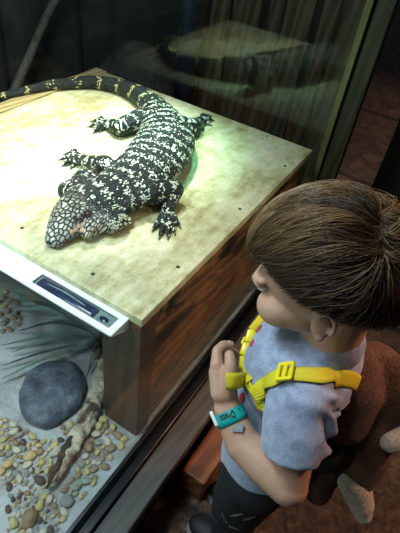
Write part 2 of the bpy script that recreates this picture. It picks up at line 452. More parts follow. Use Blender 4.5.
# ================================================================== STONE, LOG, PLANT, PEBBLES
bm = bmesh.new()
out = [onz(*p, .185) for p in [(19, 393), (30, 373), (47, 364), (70, 363), (80, 370), (87, 388), (80, 407), (66, 419), (50, 429), (36, 427), (24, 419), (19, 405)]]
cc = sum(out, V()) / len(out)
rings = []
N = len(out)
cl = catmull([list(p) for p in out + [out[0]]], 6)[:-1]
for k, (s, h) in enumerate([(.90, -.004), (1.0, .006), (.99, .014), (.93, .022), (.82, .028), (.64, .0315), (.42, .033), (.2, .0335)]):
    rings.append([bm.verts.new((cc.x + (p[0]-cc.x)*s, cc.y + (p[1]-cc.y)*s, .180 + h + .004 * noise.noise(V((cc.x + (p[0]-cc.x)*s, cc.y + (p[1]-cc.y)*s, k*.02)) * 22))) for p in cl])
nn = len(cl)
for a, b in zip(rings, rings[1:]):
    for i in range(nn): bm.faces.new((a[i], a[(i+1) % nn], b[(i+1) % nn], b[i]))
bm.faces.new(rings[-1]); bm.faces.new(list(reversed(rings[0])))
bmesh.ops.recalc_face_normals(bm, faces=bm.faces)
tag(link('flat_stone', remesh(bm, .0022, 12), m_slate), 'large smooth blue grey stone on the sand beside the driftwood', 'stone')

# driftwood
bm = bmesh.new()
lp = [((107, 362), .023), ((102, 380), .025), ((95, 402), .022), ((85, 424), .022), ((75, 442), .018), ((64, 462), .014), ((54, 478), .010), ((47, 488), .005)]
rows = catmull([list(onz(*p, .195)) + [r] for p, r in lp], 8)
rr = loft(bm, [(x[:3], x[3], x[3] * .8) for x in rows], 26)
for v in bm.verts:
    pass
me = remesh(bm, .0022, 1)
displace(me, lambda c, n: .007 * noise.noise(c * 45) + .003 * noise.noise(V((c.x * 120, c.y * 120, c.z * 60))))
lg = link('driftwood', me, m_bark); tag(lg, 'rough pale driftwood log lying between flat stone and glass', 'log')
# splintered dark slab along the log end
bm = bmesh.new()
loft(bm, [(onz(x, y, .205), r, r * .6) for x, y, r in [(72, 436, .006), (64, 452, .010), (55, 470, .008), (46, 489, .003)]], 12)
me = remesh(bm, .0018, 1)
displace(me, lambda c, n: .004 * noise.noise(c * 90))
link('bark_flake', me, simple('dark_bark', [(.3, (.015, .011, .008)), (.7, (.09, .06, .035))], 60, .9, .003), lg)

# leafy plant (spreads from beside the corner support)
pl = empty('long_leaved_plant', onz(98, 345, .18), 'grey green plant with long blades spreading over the sand under the strip', 'plant')
def blade(p0, p1, lift, w, mat, seg=14, sag=0, side=V((0, 0, 0))):
    bm = bmesh.new(); d = (p1 - p0); s = d.cross(V((0, 0, 1))).normalized(); vs = []
    for i in range(seg + 1):
        t = i / seg; c = p0 + d * t + V((0, 0, lift * math.sin(PI * min(1, t * 1.05)))) + side * math.sin(PI * t)
        ww = w * math.sin(PI * (t * .93 + .06)) ** .6
        vs.append((bm.verts.new(c - s * ww), bm.verts.new(c + V((0, 0, -ww * .3))), bm.verts.new(c + s * ww)))
    for a, b in zip(vs, vs[1:]):
        bm.faces.new((a[0], a[1], b[1], b[0])); bm.faces.new((a[1], a[2], b[2], b[1]))
    return link('leaf', done(bm), mat, pl)
B = onz(102, 340, .205)
for (px, py, h, lift, w, mt, z0) in [
    (0, 345, .2, .03, .006, m_leaf, 0), (0, 379, .2, .02, .006, m_leaf, 0), (10, 352, .2, .03, .005, m_leaf, 0), (0, 366, .195, .015, .004, m_leaf3, 0),
    (25, 340, .2, .04, .007, m_leaf, 0), (5, 288, .2, .06, .010, m_leaf2, 0), (22, 308, .2, .05, .012, m_leaf2, 0), (40, 300, .22, .05, .013, m_leaf2, 0),
    (48, 318, .2, .04, .012, m_leaf2, 0), (60, 335, .2, .03, .010, m_leaf2, 0), (68, 352, .2, .02, .008, m_leaf, 0), (18, 330, .2, .05, .006, m_leaf3, 0),
    (88, 372, .19, .03, .005, m_leaf3, 0), (3, 300, .2, .06, .006, m_leaf, 0)]:
    blade(B + V((random.uniform(-.01, .01), random.uniform(-.01, .01), 0)), onz(px, py, h), lift, w, mt)
# thin looping stem beside the stone
bm = bmesh.new(); tube(bm, [onz(103, 348, .2), onz(92, 365, .215), onz(83, 385, .222), onz(80, 402, .21), onz(82, 412, .19)], .0013, 6, 8)
link('stem', done(bm), m_leaf3, pl)
bm = bmesh.new(); tube(bm, [onz(97, 340, .2), onz(99, 352, .22), onz(93, 360, .215)], [.006, .010, .004], 8, 6)
link('dried_bud', done(bm), m_branch, pl)

# pebbles
pc = {'ochre yellow': ((.40, .32, .12), (.58, .48, .24)), 'pale cream': ((.42, .38, .28), (.60, .56, .46)), 'tan brown': ((.20, .13, .07), (.34, .24, .14)),
      'dark brown': ((.05, .035, .03), (.11, .07, .055)), 'grey green': ((.19, .21, .16), (.33, .36, .28)), 'grey': ((.16, .16, .16), (.30, .30, .29))}
pm = {k: simple('pebble_' + k.replace(' ', '_'), [(.3, a), (.7, b)], 70, .45, .0006) for k, (a, b) in pc.items()}
variants = {}
for k in pc:
    variants[k] = []
    for i in range(4):
        bm = bmesh.new(); vs = ell(bm, (0, 0, 0), (1, 1, 1), sub=3); off = V((random.random() * 50, i * 7, 3))
        for v in vs: v.co += v.co.normalized() * .28 * noise.noise(v.co * .9 + off); v.co.z *= .72
        me = done(bm); me.materials.append(pm[k]); variants[k].append(me)
placed = []
def inpoly(p, poly):
    c = False; n = len(poly)
    for i in range(n):
        (xa, ya), (xb, yb) = poly[i], poly[i-1]
        if (ya > p[1]) != (yb > p[1]) and p[0] < (xb - xa) * (p[1] - ya) / (yb - ya) + xa: c = not c
    return c
stonepx = [(16, 390), (28, 370), (46, 361), (72, 360), (84, 370), (90, 388), (83, 408), (66, 423), (50, 433), (34, 430), (20, 422), (15, 407)]
logpx = [(100, 355), (118, 362), (112, 385), (100, 410), (82, 445), (60, 475), (46, 492), (42, 484), (60, 455), (76, 425), (90, 390)]
cnt = 0
def pebble(px, py, r, kind, where):
    global cnt
    if inpoly((px, py), stonepx) or inpoly((px, py), logpx): return False
    q = onz(px, py, .18)
    if q.y < .002 + r or (q.x > -.012 and q.y < .112 + r) and q.x > -.008 - r: return False
    if any((q - p).length < (r + s) * .86 for p, s in placed): return False
    placed.append((q, r))
    o = bpy.data.objects.new('pebble', random.choice(variants[kind])); COL.objects.link(o)
    o.location = (q.x, q.y, sandz(q.x, q.y) + r * .56)
    o.rotation_euler = (random.uniform(-.2, .2), random.uniform(-.2, .2), random.uniform(0, 6.3))
    o.scale = (r * random.uniform(1, 1.35), r * random.uniform(.75, 1), r * random.uniform(.7, 1))
    tag(o, f'{kind} pebble {where}', 'pebble', f'{kind} pebbles {where}')
    cnt += 1; return True
zones = [([(0, 296), (8, 290), (22, 306), (20, 322), (8, 334), (0, 336)], 60, (.006, .010), ['tan brown', 'tan brown', 'ochre yellow', 'grey', 'dark brown'], 'in the clump below the metal strip'),
         ([(0, 418), (14, 424), (40, 440), (62, 440), (50, 470), (44, 494), (70, 500), (60, 533), (5, 533), (12, 500), (0, 470)], 2600, (.0035, .009), ['ochre yellow', 'pale cream', 'tan brown', 'pale cream', 'dark brown', 'ochre yellow', 'grey'], 'on the sand between stone and driftwood tip'),
         ([(60, 420), (90, 405), (100, 400), (84, 430), (70, 450)], 60, (.006, .010), ['ochre yellow', 'tan brown'], 'beside the driftwood'),
         ([(105, 402), (128, 412), (150, 440), (128, 462), (98, 496), (80, 505), (62, 492), (80, 460), (98, 428)], 1600, (.005, .011), ['ochre yellow', 'grey green', 'tan brown', 'ochre yellow', 'pale cream', 'tan brown'], 'between the driftwood and the glass')]
for p in [(30, 456, .013, 'ochre yellow', 'on the sand between stone and driftwood tip'), (56, 452, .012, 'pale cream', 'beside the driftwood'),
          (30, 518, .018, 'tan brown', 'near the front of the sand'), (14, 523, .012, 'ochre yellow', 'near the front of the sand'), (40, 480, .011, 'dark brown', 'on the sand between stone and driftwood tip'),
          (24, 509, .011, 'ochre yellow', 'near the front of the sand'), (40, 505, .010, 'ochre yellow', 'near the front of the sand'), (8, 509, .008, 'dark brown', 'near the front of the sand'),
          (116, 417, .012, 'grey green', 'between the driftwood and the glass'), (109, 424, .012, 'grey green', 'between the driftwood and the glass'), (77, 486, .013, 'grey green', 'between the driftwood and the glass'),
          (67, 502, .014, 'grey', 'between the driftwood and the glass'), (8, 464, .011, 'ochre yellow', 'on the sand between stone and driftwood tip')]:
    pebble(*p)
for poly, n, (ra, rb), kinds, where in zones:
    xs = [p[0] for p in poly]; ys = [p[1] for p in poly]
    for _ in range(n):
        p = (random.uniform(min(xs), max(xs)), random.uniform(min(ys), max(ys)))
        if cnt < 290 and inpoly(p, poly): pebble(*p, random.uniform(ra, rb), random.choice(kinds), where)

exec_parts = []
# ================================================================== LIZARD
def make_lizard():
    bm = bmesh.new()
    # pixel, centre height, half width, half height
    sp = [((50, 245), .012, .012, .010), ((57, 236), .017, .024, .017), ((66, 224), .024, .036, .024), ((77, 211), .029, .047, .029), ((90, 203), .031, .055, .030),
          ((106, 197), .035, .060, .034), ((124, 188), .040, .062, .039), ((143, 172), .043, .064, .042), ((159, 154), .045, .069, .044), ((166, 137), .043, .066, .042),
          ((162, 119), .038, .050, .036), ((151, 104), .032, .036, .031), ((136, 93), .028, .029, .027), ((118, 86), .024, .024, .023), ((95, 82), .022, .020, .020),
          ((70, 83), .020, .017, .017), ((46, 86), .019, .015, .015), ((20, 92), .016, .012, .012), ((-6, 99), .013, .010, .010)]
    pts = []
    for p, h, a, b in sp:
        q = onz(*p, .6 + h); k_ = 1.17 if 80 < p[0] and p[1] > 105 else 1.08; pts.append([q.x, q.y, q.z, a * k_, b])
    pts.append([pts[-1][0] - .15, pts[-1][1] - .01, .606, .006, .006]); pts.append([pts[-1][0] - .15, pts[-1][1] - .05, .604, .002, .002])
    R = catmull(pts, 6)
    rings = loft(bm, [(x[:3], x[3], x[4]) for x in R], 32)
    # axes for the scale pattern
    axes = []; s = 0; ax = []
    for i, x in enumerate(R):
        if i: s += (V(x[:3]) - V(R[i-1][:3])).length
        ax.append((V(x[:3]), s))
    axes.append(ax)
    hd = V(pts[0][:3]); nk = V(pts[4][:3]); hdir = (hd - nk).normalized(); hs = hdir.cross(V((0, 0, 1))).normalized()
    # jowls and cheeks
    ell(bm, onz(112, 219, .628), (.040, .034, .028)); ell(bm, onz(92, 228, .622), (.034, .020, .021), Matrix.Rotation(math.atan2(hdir.y, hdir.x), 3, 'Z')); ell(bm, onz(70, 190, .625), (.030, .026, .024)); ell(bm, onz(84, 181, .630), (.035, .028, .027))
    # brow ridges
    ell(bm, onz(78, 214, .655), (.018, .009, .008)); ell(bm, onz(66, 200, .655), (.018, .009, .008))
    def limb(pts_, rads, s0):
        chain(bm, pts_, rads); s = s0; ax = []
        for i, p in enumerate(pts_):
            if i: s += (p - pts_[i-1]).length
            ax.append((p, s))
        dense = []
        for (a, sa), (b, sb) in zip(ax, ax[1:]):
            for k in range(6): dense.append((a.lerp(b, k/6), sa + (sb-sa) * k/6))
        axes.append(dense)
    claws = []
    def foot(c, tips, r=.0068):
        for (tx, ty) in tips:
            e = onz(tx, ty, .606); d = e - c; mid = c + d * .55 + V((0, 0, .008))
            chain(bm, [c, mid, e], [r * 1.1, r, r * .7], 10)
            claws.append((e, d.normalized()))
    # near fore limb
    S = onz(151, 192, .648); E_ = onz(174, 190, .640); Wt = onz(167, 211, .612)
    limb([S, E_, Wt], [.030, .023, .015], 2.0)
    foot(Wt, [(154, 228), (160, 235), (168, 236), (174, 231), (179, 225)])
    # far fore limb
    S = onz(105, 166, .645); E_ = onz(88, 163, .625); Wt = onz(80, 158, .612)
    limb([S, E_, Wt], [.026, .019, .013], 3.0); foot(Wt, [(66, 154), (62, 159), (65, 164), (72, 166), (72, 150)])
    # far hind limb
    S = onz(138, 120, .632); E_ = onz(120, 127, .628); Wt = onz(106, 124, .612)
    limb([S, E_, Wt], [.030, .024, .014], 4.0); foot(Wt, [(93, 121), (91, 126), (95, 131), (101, 130), (98, 118)])
    # near hind limb
    S = onz(176, 126, .636); E_ = onz(192, 127, .628); Wt = onz(200, 121, .612)
    limb([S, E_, Wt], [.032, .026, .015], 5.0); foot(Wt, [(209, 124), (212, 120), (210, 116), (204, 114), (203, 128)])
    for v in bm.verts: v.co.z = max(v.co.z, .6012)
    me = remesh(bm, .0028, 5)
    for v in me.vertices: v.co.z = max(v.co.z, .6012)
    for nm, ty in (('st', 'FLOAT_VECTOR'), ('headness', 'FLOAT'), ('belly', 'FLOAT')): me.attributes.new(nm, ty, 'POINT')
    st_ = me.attributes['st']; hw = me.attributes['headness']; bl = me.attributes['belly']
    from mathutils.kdtree import KDTree
    flat = [(p, s, i, j) for i, ax in enumerate(axes) for j, (p, s) in enumerate(ax)]
    kd = KDTree(len(flat))
    for k, f in enumerate(flat): kd.insert(f[0], k)
    kd.balance()
    nbody = len(axes[0])
    for v in me.vertices:
        _, k, d = kd.find(v.co); p, s, i, j = flat[k]; ax = axes[i]
        t = (ax[min(j+1, len(ax)-1)][0] - ax[max(j-1, 0)][0]).normalized()
        r = v.co - p; s2 = s + r.dot(t); side = t.cross(V((0, 0, 1))); 
        if side.length < 1e-3: side = V((1, 0, 0))
        side.normalize(); u = side.cross(t)
        ang = math.atan2(r.dot(side), r.dot(u)); rad = max(.006, (r - t * r.dot(t)).length)
        st_.data[v.index].vector = (s2, ang * rad, .0)
        hw.data[v.index].value = max(0, min(1, (.130 - s2) / .03)) if i == 0 else 0
        bl.data[v.index].value = max(0, min(1, (abs(ang) - 1.5) / .5)) if i == 0 else 0
    T = Mat('lizard_scales')
    A = T.n('ShaderNodeAttribute', attribute_name='st').outputs['Vector']; H = T.n('ShaderNodeAttribute', attribute_name='headness').outputs['Fac']
    B_ = T.n('ShaderNodeAttribute', attribute_name='belly').outputs['Fac']
    wob = T.n('ShaderNodeTexNoise', {'Vector': A, 'Scale': 22, 'Detail': 3}).outputs['Color']
    A2 = T.n('ShaderNodeVectorMath', {0: A, 1: T.n('ShaderNodeVectorMath', {0: wob, 'Scale': .028}, operation='SCALE').outputs[0]}, operation='ADD').outputs[0]
    sx = T.n('ShaderNodeSeparateXYZ', {0: A2}).outputs[0]
    band = T.math('ADD', T.math('MULTIPLY', T.math('SINE', T.math('MULTIPLY', sx, 2 * PI / .036)), .5), .5)
    mp = T.n('ShaderNodeMapping', {'Vector': A, 'Scale': (215, 235, 1)}).outputs[0]
    vo = T.n('ShaderNodeTexVoronoi', {'Vector': mp, 'Scale': 1.0, 'Randomness': .55}, voronoi_dimensions='2D')
    rnd = T.n('ShaderNodeSeparateXYZ', {0: vo.outputs['Color']}).outputs[0]
    blotch = T.n('ShaderNodeTexNoise', {'Vector': A, 'Scale': 75, 'Detail': 2}).outputs[0]
    # a scale is pale where random*blotch is high within a band
    val = T.math('ADD', T.math('MULTIPLY', rnd, .52), T.math('ADD', T.math('MULTIPLY', band, .34), T.math('MULTIPLY', blotch, 1.15)))
    pale = T.ramp(val, [(.0, (0, 0, 0)), (.5, (0, 0, 0)), (.505, (1, 1, 1))], 'LINEAR')
    tail = T.math('MULTIPLY', T.ramp(sx, [(.66, (0, 0, 0)), (.82, (1, 1, 1))]), T.math('LESS_THAN', sx, 1.9))
    tb_ = T.math('ADD', T.math('MULTIPLY', T.math('SINE', T.math('MULTIPLY', sx, 2 * PI / .075)), .42), .16)
    val = T.math('ADD', val, T.math('MULTIPLY', tail, T.math('SUBTRACT', tb_, .45)))
    neck = T.ramp(sx, [(.12, (1, 1, 1)), (.30, (0, 0, 0))])
    pale = T.math('GREATER_THAN', T.math('SUBTRACT', val, T.math('MULTIPLY', neck, .09)), 1.18)
    edge = T.ramp(vo.outputs['Distance'], [(.30, (1, 1, 1)), (.62, (.25,)*3)])
    dark = T.mix(rnd, (.006, .010, .010), (.034, .046, .044))
    light = T.mix(tail, T.mix(rnd, (.45, .55, .42), (.78, .86, .70)), (.60, .55, .22))
    body = T.mix(1.0, T.mix(pale, dark, light), edge, 'MULTIPLY')
    # head: large pale shields with dark gaps
    mp2 = T.n('ShaderNodeMapping', {'Vector': A, 'Scale': (88, 95, 1)}).outputs[0]
    vh = T.n('ShaderNodeTexVoronoi', {'Vector': mp2, 'Scale': 1.0, 'Randomness': .8}, voronoi_dimensions='2D', feature='DISTANCE_TO_EDGE').outputs['Distance']
    vc = T.n('ShaderNodeTexVoronoi', {'Vector': mp2, 'Scale': 1.0, 'Randomness': .8}, voronoi_dimensions='2D').outputs['Color']
    hr = T.n('ShaderNodeSeparateXYZ', {0: vc}).outputs[1]
    sxx = T.n('ShaderNodeSeparateXYZ', {0: A}).outputs[0]
    nose = T.ramp(sxx, [(.03, (1, 1, 1)), (.12, (0, 0, 0))])
    hcol = T.mix(T.math('ADD', T.math('MULTIPLY', hr, .7), T.math('MULTIPLY', nose, .42)), (.03, .035, .035), (.58, .57, .47))
    hcol = T.mix(T.ramp(vh, [(.06, (1, 1, 1)), (.22, (0, 0, 0))]), hcol, (.008, .009, .009))
    hcol = T.mix(T.math('MULTIPLY', B_, .0), hcol, (.5, .25, .15))
    T.set(Base_Color=T.mix(H, body, hcol), Roughness=.5, Specular_IOR_Level=.25)
    h1 = T.math('SUBTRACT', 1.0, vo.outputs['Distance']); h2 = T.ramp(vh, [(0, (0, 0, 0)), (.2, (1, 1, 1))])
    hh = T.mix(H, T.n('ShaderNodeCombineXYZ', {0: h1, 1: h1, 2: h1}).outputs[0], h2)
    T.bump(hh, .0022)
    root = empty('tegu_lizard', V((.35, .3, .6)), 'large black and white banded tegu lizard lying on the pale wooden platform', 'lizard')
    body_o = link('body', me, T.m, root)
    m_claw = simple('dark_claw', [(.3, (.02, .02, .018)), (.7, (.08, .075, .06))], 100, .3)
    for e, d in claws:
        b2 = bmesh.new(); cap(b2, e - d * .002, .0033, e + d * .011 - V((0, 0, .003)), .0009, 8)
        link('claw', done(b2), m_claw, root)
    # eye with lid, nostril, mouth line, reddish cheek patch
    tr = bvh(me)
    def surf(px, py):
        d = ray(px, py).normalized(); h = tr.ray_cast(CAM, d); return (h[0], h[1]) if h[0] else (onz(px, py, .64), V((0, 0, 1)))
    for px, py in ((88, 214), ):
        q, n_ = surf(px, py); b2 = bmesh.new(); ell(b2, q - n_ * .002, (.0062,)*3); eo = link('eye', done(b2), m_iris, root)
        b2 = bmesh.new(); s_ = n_.orthogonal().normalized(); w_ = n_.cross(s_)
        tube(b2, [q + (s_ * math.cos(k*PI/6) + w_ * math.sin(k*PI/6)) * .0075 + n_ * .0006 for k in range(13)], .0018, 6, 2, caps=False)
        link('eyelid', done(b2), m_blackwood, eo)
    hs_pt = [surf(*p) for p in [(55, 246), (62, 243), (71, 239), (80, 233), (88, 226), (94, 220)]]
    b2 = bmesh.new(); tube(b2, [q + n_ * .0003 for q, n_ in hs_pt], .0017, 6, 5); link('mouth_line', done(b2), m_ink, root)
    m_pink = simple('pinkish_scale', [(.35, (.40, .22, .13)), (.6, (.62, .42, .28))], 120, .5, .001)
    for i, p in enumerate([(76, 230), (79, 226), (82, 230), (77, 235), (83, 224), (72, 232)]):
        q, n_ = surf(*p); b2 = bmesh.new(); ell(b2, q, (.0055, .0055, .0022), n_.to_track_quat('Z', 'Y').to_matrix(), 2); link('cheek_scale', done(b2), m_pink, root)
    m_pale = simple('pale_jowl_scale', [(.35, (.40, .44, .34)), (.6, (.62, .66, .52))], 120, .5, .001)
    for i in range(46):
        a_ = random.uniform(0, 2*PI); r_ = math.sqrt(random.random())
        p = (120 + 12 * r_ * math.cos(a_) + 0, 222 + 6.0 * r_ * math.sin(a_) - 3 * r_ * math.cos(a_))
        q, n_ = surf(*p)
        if q.z < .604: continue
        b2 = bmesh.new(); ell(b2, q, (.0024, .0024, .0012), n_.to_track_quat('Z', 'Y').to_matrix(), 1); link('jowl_scale', done(b2), m_pale, root)
    for p in ((53, 241), (50, 236)):
        q, n_ = surf(*p); b2 = bmesh.new(); ell(b2, q, (.0018, .0018, .0018), sub=2); link('nostril', done(b2), m_ink, root)
make_lizard()

# ================================================================== CHILD
HC = V((.019, -.266, .857))
Fh = V((-.12, .93, -.30)).normalized(); Lh = V((0, 0, 1)).cross(Fh).normalized(); Uh = Fh.cross(Lh).normalized(); 
HR = Matrix((Fh, Lh, Uh)).transposed()            # head: columns forward, left, up
def H(f, l, u): return HC + HR @ V((f, l, u))
child = empty('person', V((.02, -.29, 0)), 'small child in a blue heather shirt with a yellow harness, looking down at the lizard', 'person')

shL, shR = V((-.055, -.300, .725)), V((.105, -.300, .725))
elL = V((-.118, -.340, .600)); 
wrL = at(227.5, 409, .695)
mdL = at(243, 444, .682)
def build_body():
    bm = bmesh.new()
    # head
    ell(bm, H(-.008, 0, .018), (.090, .073, .080), HR, 4)
    ell(bm, H(.030, 0, -.030), (.056, .058, .055), HR)
    ell(bm, H(.046, 0, -.052), (.036, .036, .030), HR)          # jaw
    ell(bm, H(.072, 0, -.068), (.014, .017, .012), HR)          # chin
    for s in (-1, 1):
        ell(bm, H(.052, s * .033, -.036), (.033, .026, .030), HR)     # full cheeks
        ell(bm, H(.070, s * .030, .012), (.014, .020, .008), HR)      # brow
    cap(bm, H(.083, 0, .000), .0065, H(.094, 0, -.020), .0085); ell(bm, H(.090, .009, -.021), (.007, .006, .005), HR); ell(bm, H(.090, -.009, -.021), (.007, .006, .005), HR)
    cap(bm, H(.082, .013, -.042), .005, H(.082, -.013, -.042), .005); cap(bm, H(.080, .011, -.050), .0055, H(.080, -.011, -.050), .0055)
    for s in (-1, 1):                                            # ears
        pts = []
        for k in range(11):
            a_ = math.radians(215 - k * 28)
            x_ = -.014 + .0125 * math.cos(a_) - .006 * math.sin(a_); z_ = -.016 + .0215 * math.sin(a_)
            pts.append(H(x_, s * (.0775 - .30 * (x_ + .014) + .05 * (z_ + .016)), z_))
        tube(bm, pts, [.0030] + [.0036] * 9 + [.003], 8, 3)
        RE = HR @ Matrix.Rotation(s * .30, 3, 'Z')
        ell(bm, H(-.013, s * .0745, -.017), (.0125, .0040, .0195), RE)
        ell(bm, H(-.004, s * .0745, -.019), (.0045, .005, .0065), HR)
        ell(bm, H(-.008, s * .0765, -.0365), (.0065, .0040, .0065), HR)
    # neck and trunk
    cap(bm, H(-.022, 0, -.045), .040, V((.022, -.302, .745)), .042, 20)
    chest = V((.022, -.292, .66)); belly = V((.018, -.285, .53)); hips = V((.018, -.290, .43))
    ell(bm, V((.022, -.298, .695)), (.074, .045, .040)); ell(bm, chest, (.086, .060, .090)); ell(bm, belly, (.082, .066, .090)); ell(bm, hips, (.086, .070, .065))
    # near arm
    chain(bm, [shL, shL.lerp(elL, .5), elL], [.029, .031, .0275], 20)
    chain(bm, [elL, elL.lerp(mdL, .5), mdL, wrL], [.0285, .0290, .0255, .0205], 20)
    # far arm, raised to the harness
    eR = V((.150, -.285, .590)); wR = V((.125, -.215, .500)); 
    chain(bm, [shR, eR, wR], [.036, .028, .019], 16)
    pR = V((.118, -.190, .468)); cap(bm, wR, .017, pR, .020)
    for k in range(4):
        b0 = pR + V((.016 - .011 * k, .008, -.008)); chain(bm, [b0, b0 + V((-.001, .006, -.022)), b0 + V((-.006, -.002, -.038 + .003 * abs(k - 1)))], [.0078, .0068, .0058], 8)
    chain(bm, [pR + V((-.012, .004, .01)), pR + V((-.024, .010, -.010)), pR + V((-.026, .006, -.028))], [.009, .008, .006], 8)
    # near hand gripping the strap (knuckles up, fingers curling back towards the chest)
    K = [(217, 364, .688), (222, 371, .700), (226, 378, .712), (229, 385, .722)]       # knuckles, index to little
    palm0 = at(226, 398, .695)
    for i, k in enumerate(K):
        kp = at(*k); cap(bm, wrL, .0180, kp.lerp(palm0, .25), .0135); cap(bm, palm0, .0165, kp, .0105)
    cap(bm, at(222, 392, .690), .0175, at(218, 372, .692), .0140); cap(bm, at(225, 398, .700), .018, at(224, 380, .708), .013)
    chain(bm, [at(217, 364, .688), at(217, 351, .692), at(223, 345, .700), at(230.5, 344.5, .706)], [.0098, .0078, .0072, .0062], 12)
    chain(bm, [at(221, 368, .702), at(223, 355, .712), at(230, 351, .722), at(236, 353, .728)], [.0095, .0078, .0070, .0060], 12)
    chain(bm, [at(226, 376, .714), at(230, 364, .726), at(236, 361, .734), at(241, 363, .738)], [.0090, .0075, .0068, .0058], 12)
    chain(bm, [at(229, 384, .724), at(235, 374, .736), at(240, 372, .742), at(244, 374, .745)], [.0080, .0065, .0060, .0052], 12)
    # thumb leaves the side of the palm near its base
    chain(bm, [at(226, 394, .686), at(229, 379, .676), at(230.5, 365, .674), at(229.5, 355, .678)], [.0130, .0105, .0090, .0076], 12)
    # legs
    for s, x in ((-1, -.028), (1, .070)):
        chain(bm, [V((x, -.288, .41)), V((x, -.280, .235)), V((x, -.290, .05))], [.058, .042, .028], 18)
        cap(bm, V((x, -.29, .035)), .026, V((x, -.225, .022)), .020)
    me = remesh(bm, .0022, 5)
    o = link('body', me, m_skin, child)
    return me
body_me = build_body()
body_bvh = bvh(body_me)
# face parts
for s in (-1, 1):
    bm = bmesh.new(); ell(bm, H(.0735, s * .029, -.003), (.0105, .0125, .0105), HR); e = link('eye', done(bm), m_eye, child)
    bm = bmesh.new(); ell(bm, H(.0815, s * .029, -.007), (.0035, .0055, .0055), HR); link('iris', done(bm), m_iris, e)
    bm = bmesh.new(); ell(bm, H(.0740, s * .029, .0015), (.0118, .0138, .0095), HR); link('eyelid', done(bm), m_skin, e)
    bm = bmesh.new()
    for k in range(11):
        l_ = s * .029 + (k - 5) * .0024; tube(bm, [H(.0838 - abs(k-5) * .0006, l_, -.006), H(.090, l_ * 1.03, -.0105), H(.0945, l_ * 1.06, -.008)], [.0006, .0005, .0002], 4, 2)
    link('eyelashes', done(bm), m_lash, e)
bm = bmesh.new(); cap(bm, H(.0855, .012, -.042), .0030, H(.0855, -.012, -.042), .0030); cap(bm, H(.0845, .009, -.049), .0034, H(.0845, -.009, -.049), .0034)
link('lips', done(bm), m_lip, child)
# nails on thumb and index finger
for c_, r_ in ((at(229.6, 355, .6745), .0045), (at(229, 342.6, .7025), .004)):
    bm = bmesh.new(); ell(bm, c_, (r_, r_, r_ * .6), sub=2); link('fingernail', done(bm), m_nail, child)

# ---- hair
SK = (-.009, 0, .020); SR = (.0935, .0765, .0840)
def hth(f, l):                                   # lowest 'up' direction at which hair is rooted
    if f < 0: return -.03 + f * .62
    return -.03 + f * .62
def _crown(px, py):
    d = ray(px, py).normalized(); best = None
    for k in range(300):
        p = HR.transposed() @ (CAM + d * (.45 + k * .001) - HC); q = V(((p.x - SK[0]) / SR[0], p.y / SR[1], (p.z - SK[2]) / SR[2]))
        if best is None or q.length < 1.05 and best.length > 1.05: best = q
        if q.length < 1.05: break
    return best.normalized()
crown = _crown(388, 262)
def skull(d, off): return H(SK[0] + d.x * (SR[0] + off), SK[1] + d.y * (SR[1] + off), SK[2] + d.z * (SR[2] + off))
bm = bmesh.new()
g = bmesh.ops.create_icosphere(bm, subdivisions=5, radius=1)
kill = []
for v in g['verts']:
    d = v.co.normalized(); ok = d.z > hth(d.x, d.y) - .02
    if not ok: kill.append(v)
    v.co = skull(d, .0035 if ok else 0)
bmesh.ops.delete(bm, geom=kill, context='VERTS')
hair = link('hair', done(bm), m_scalp, child)
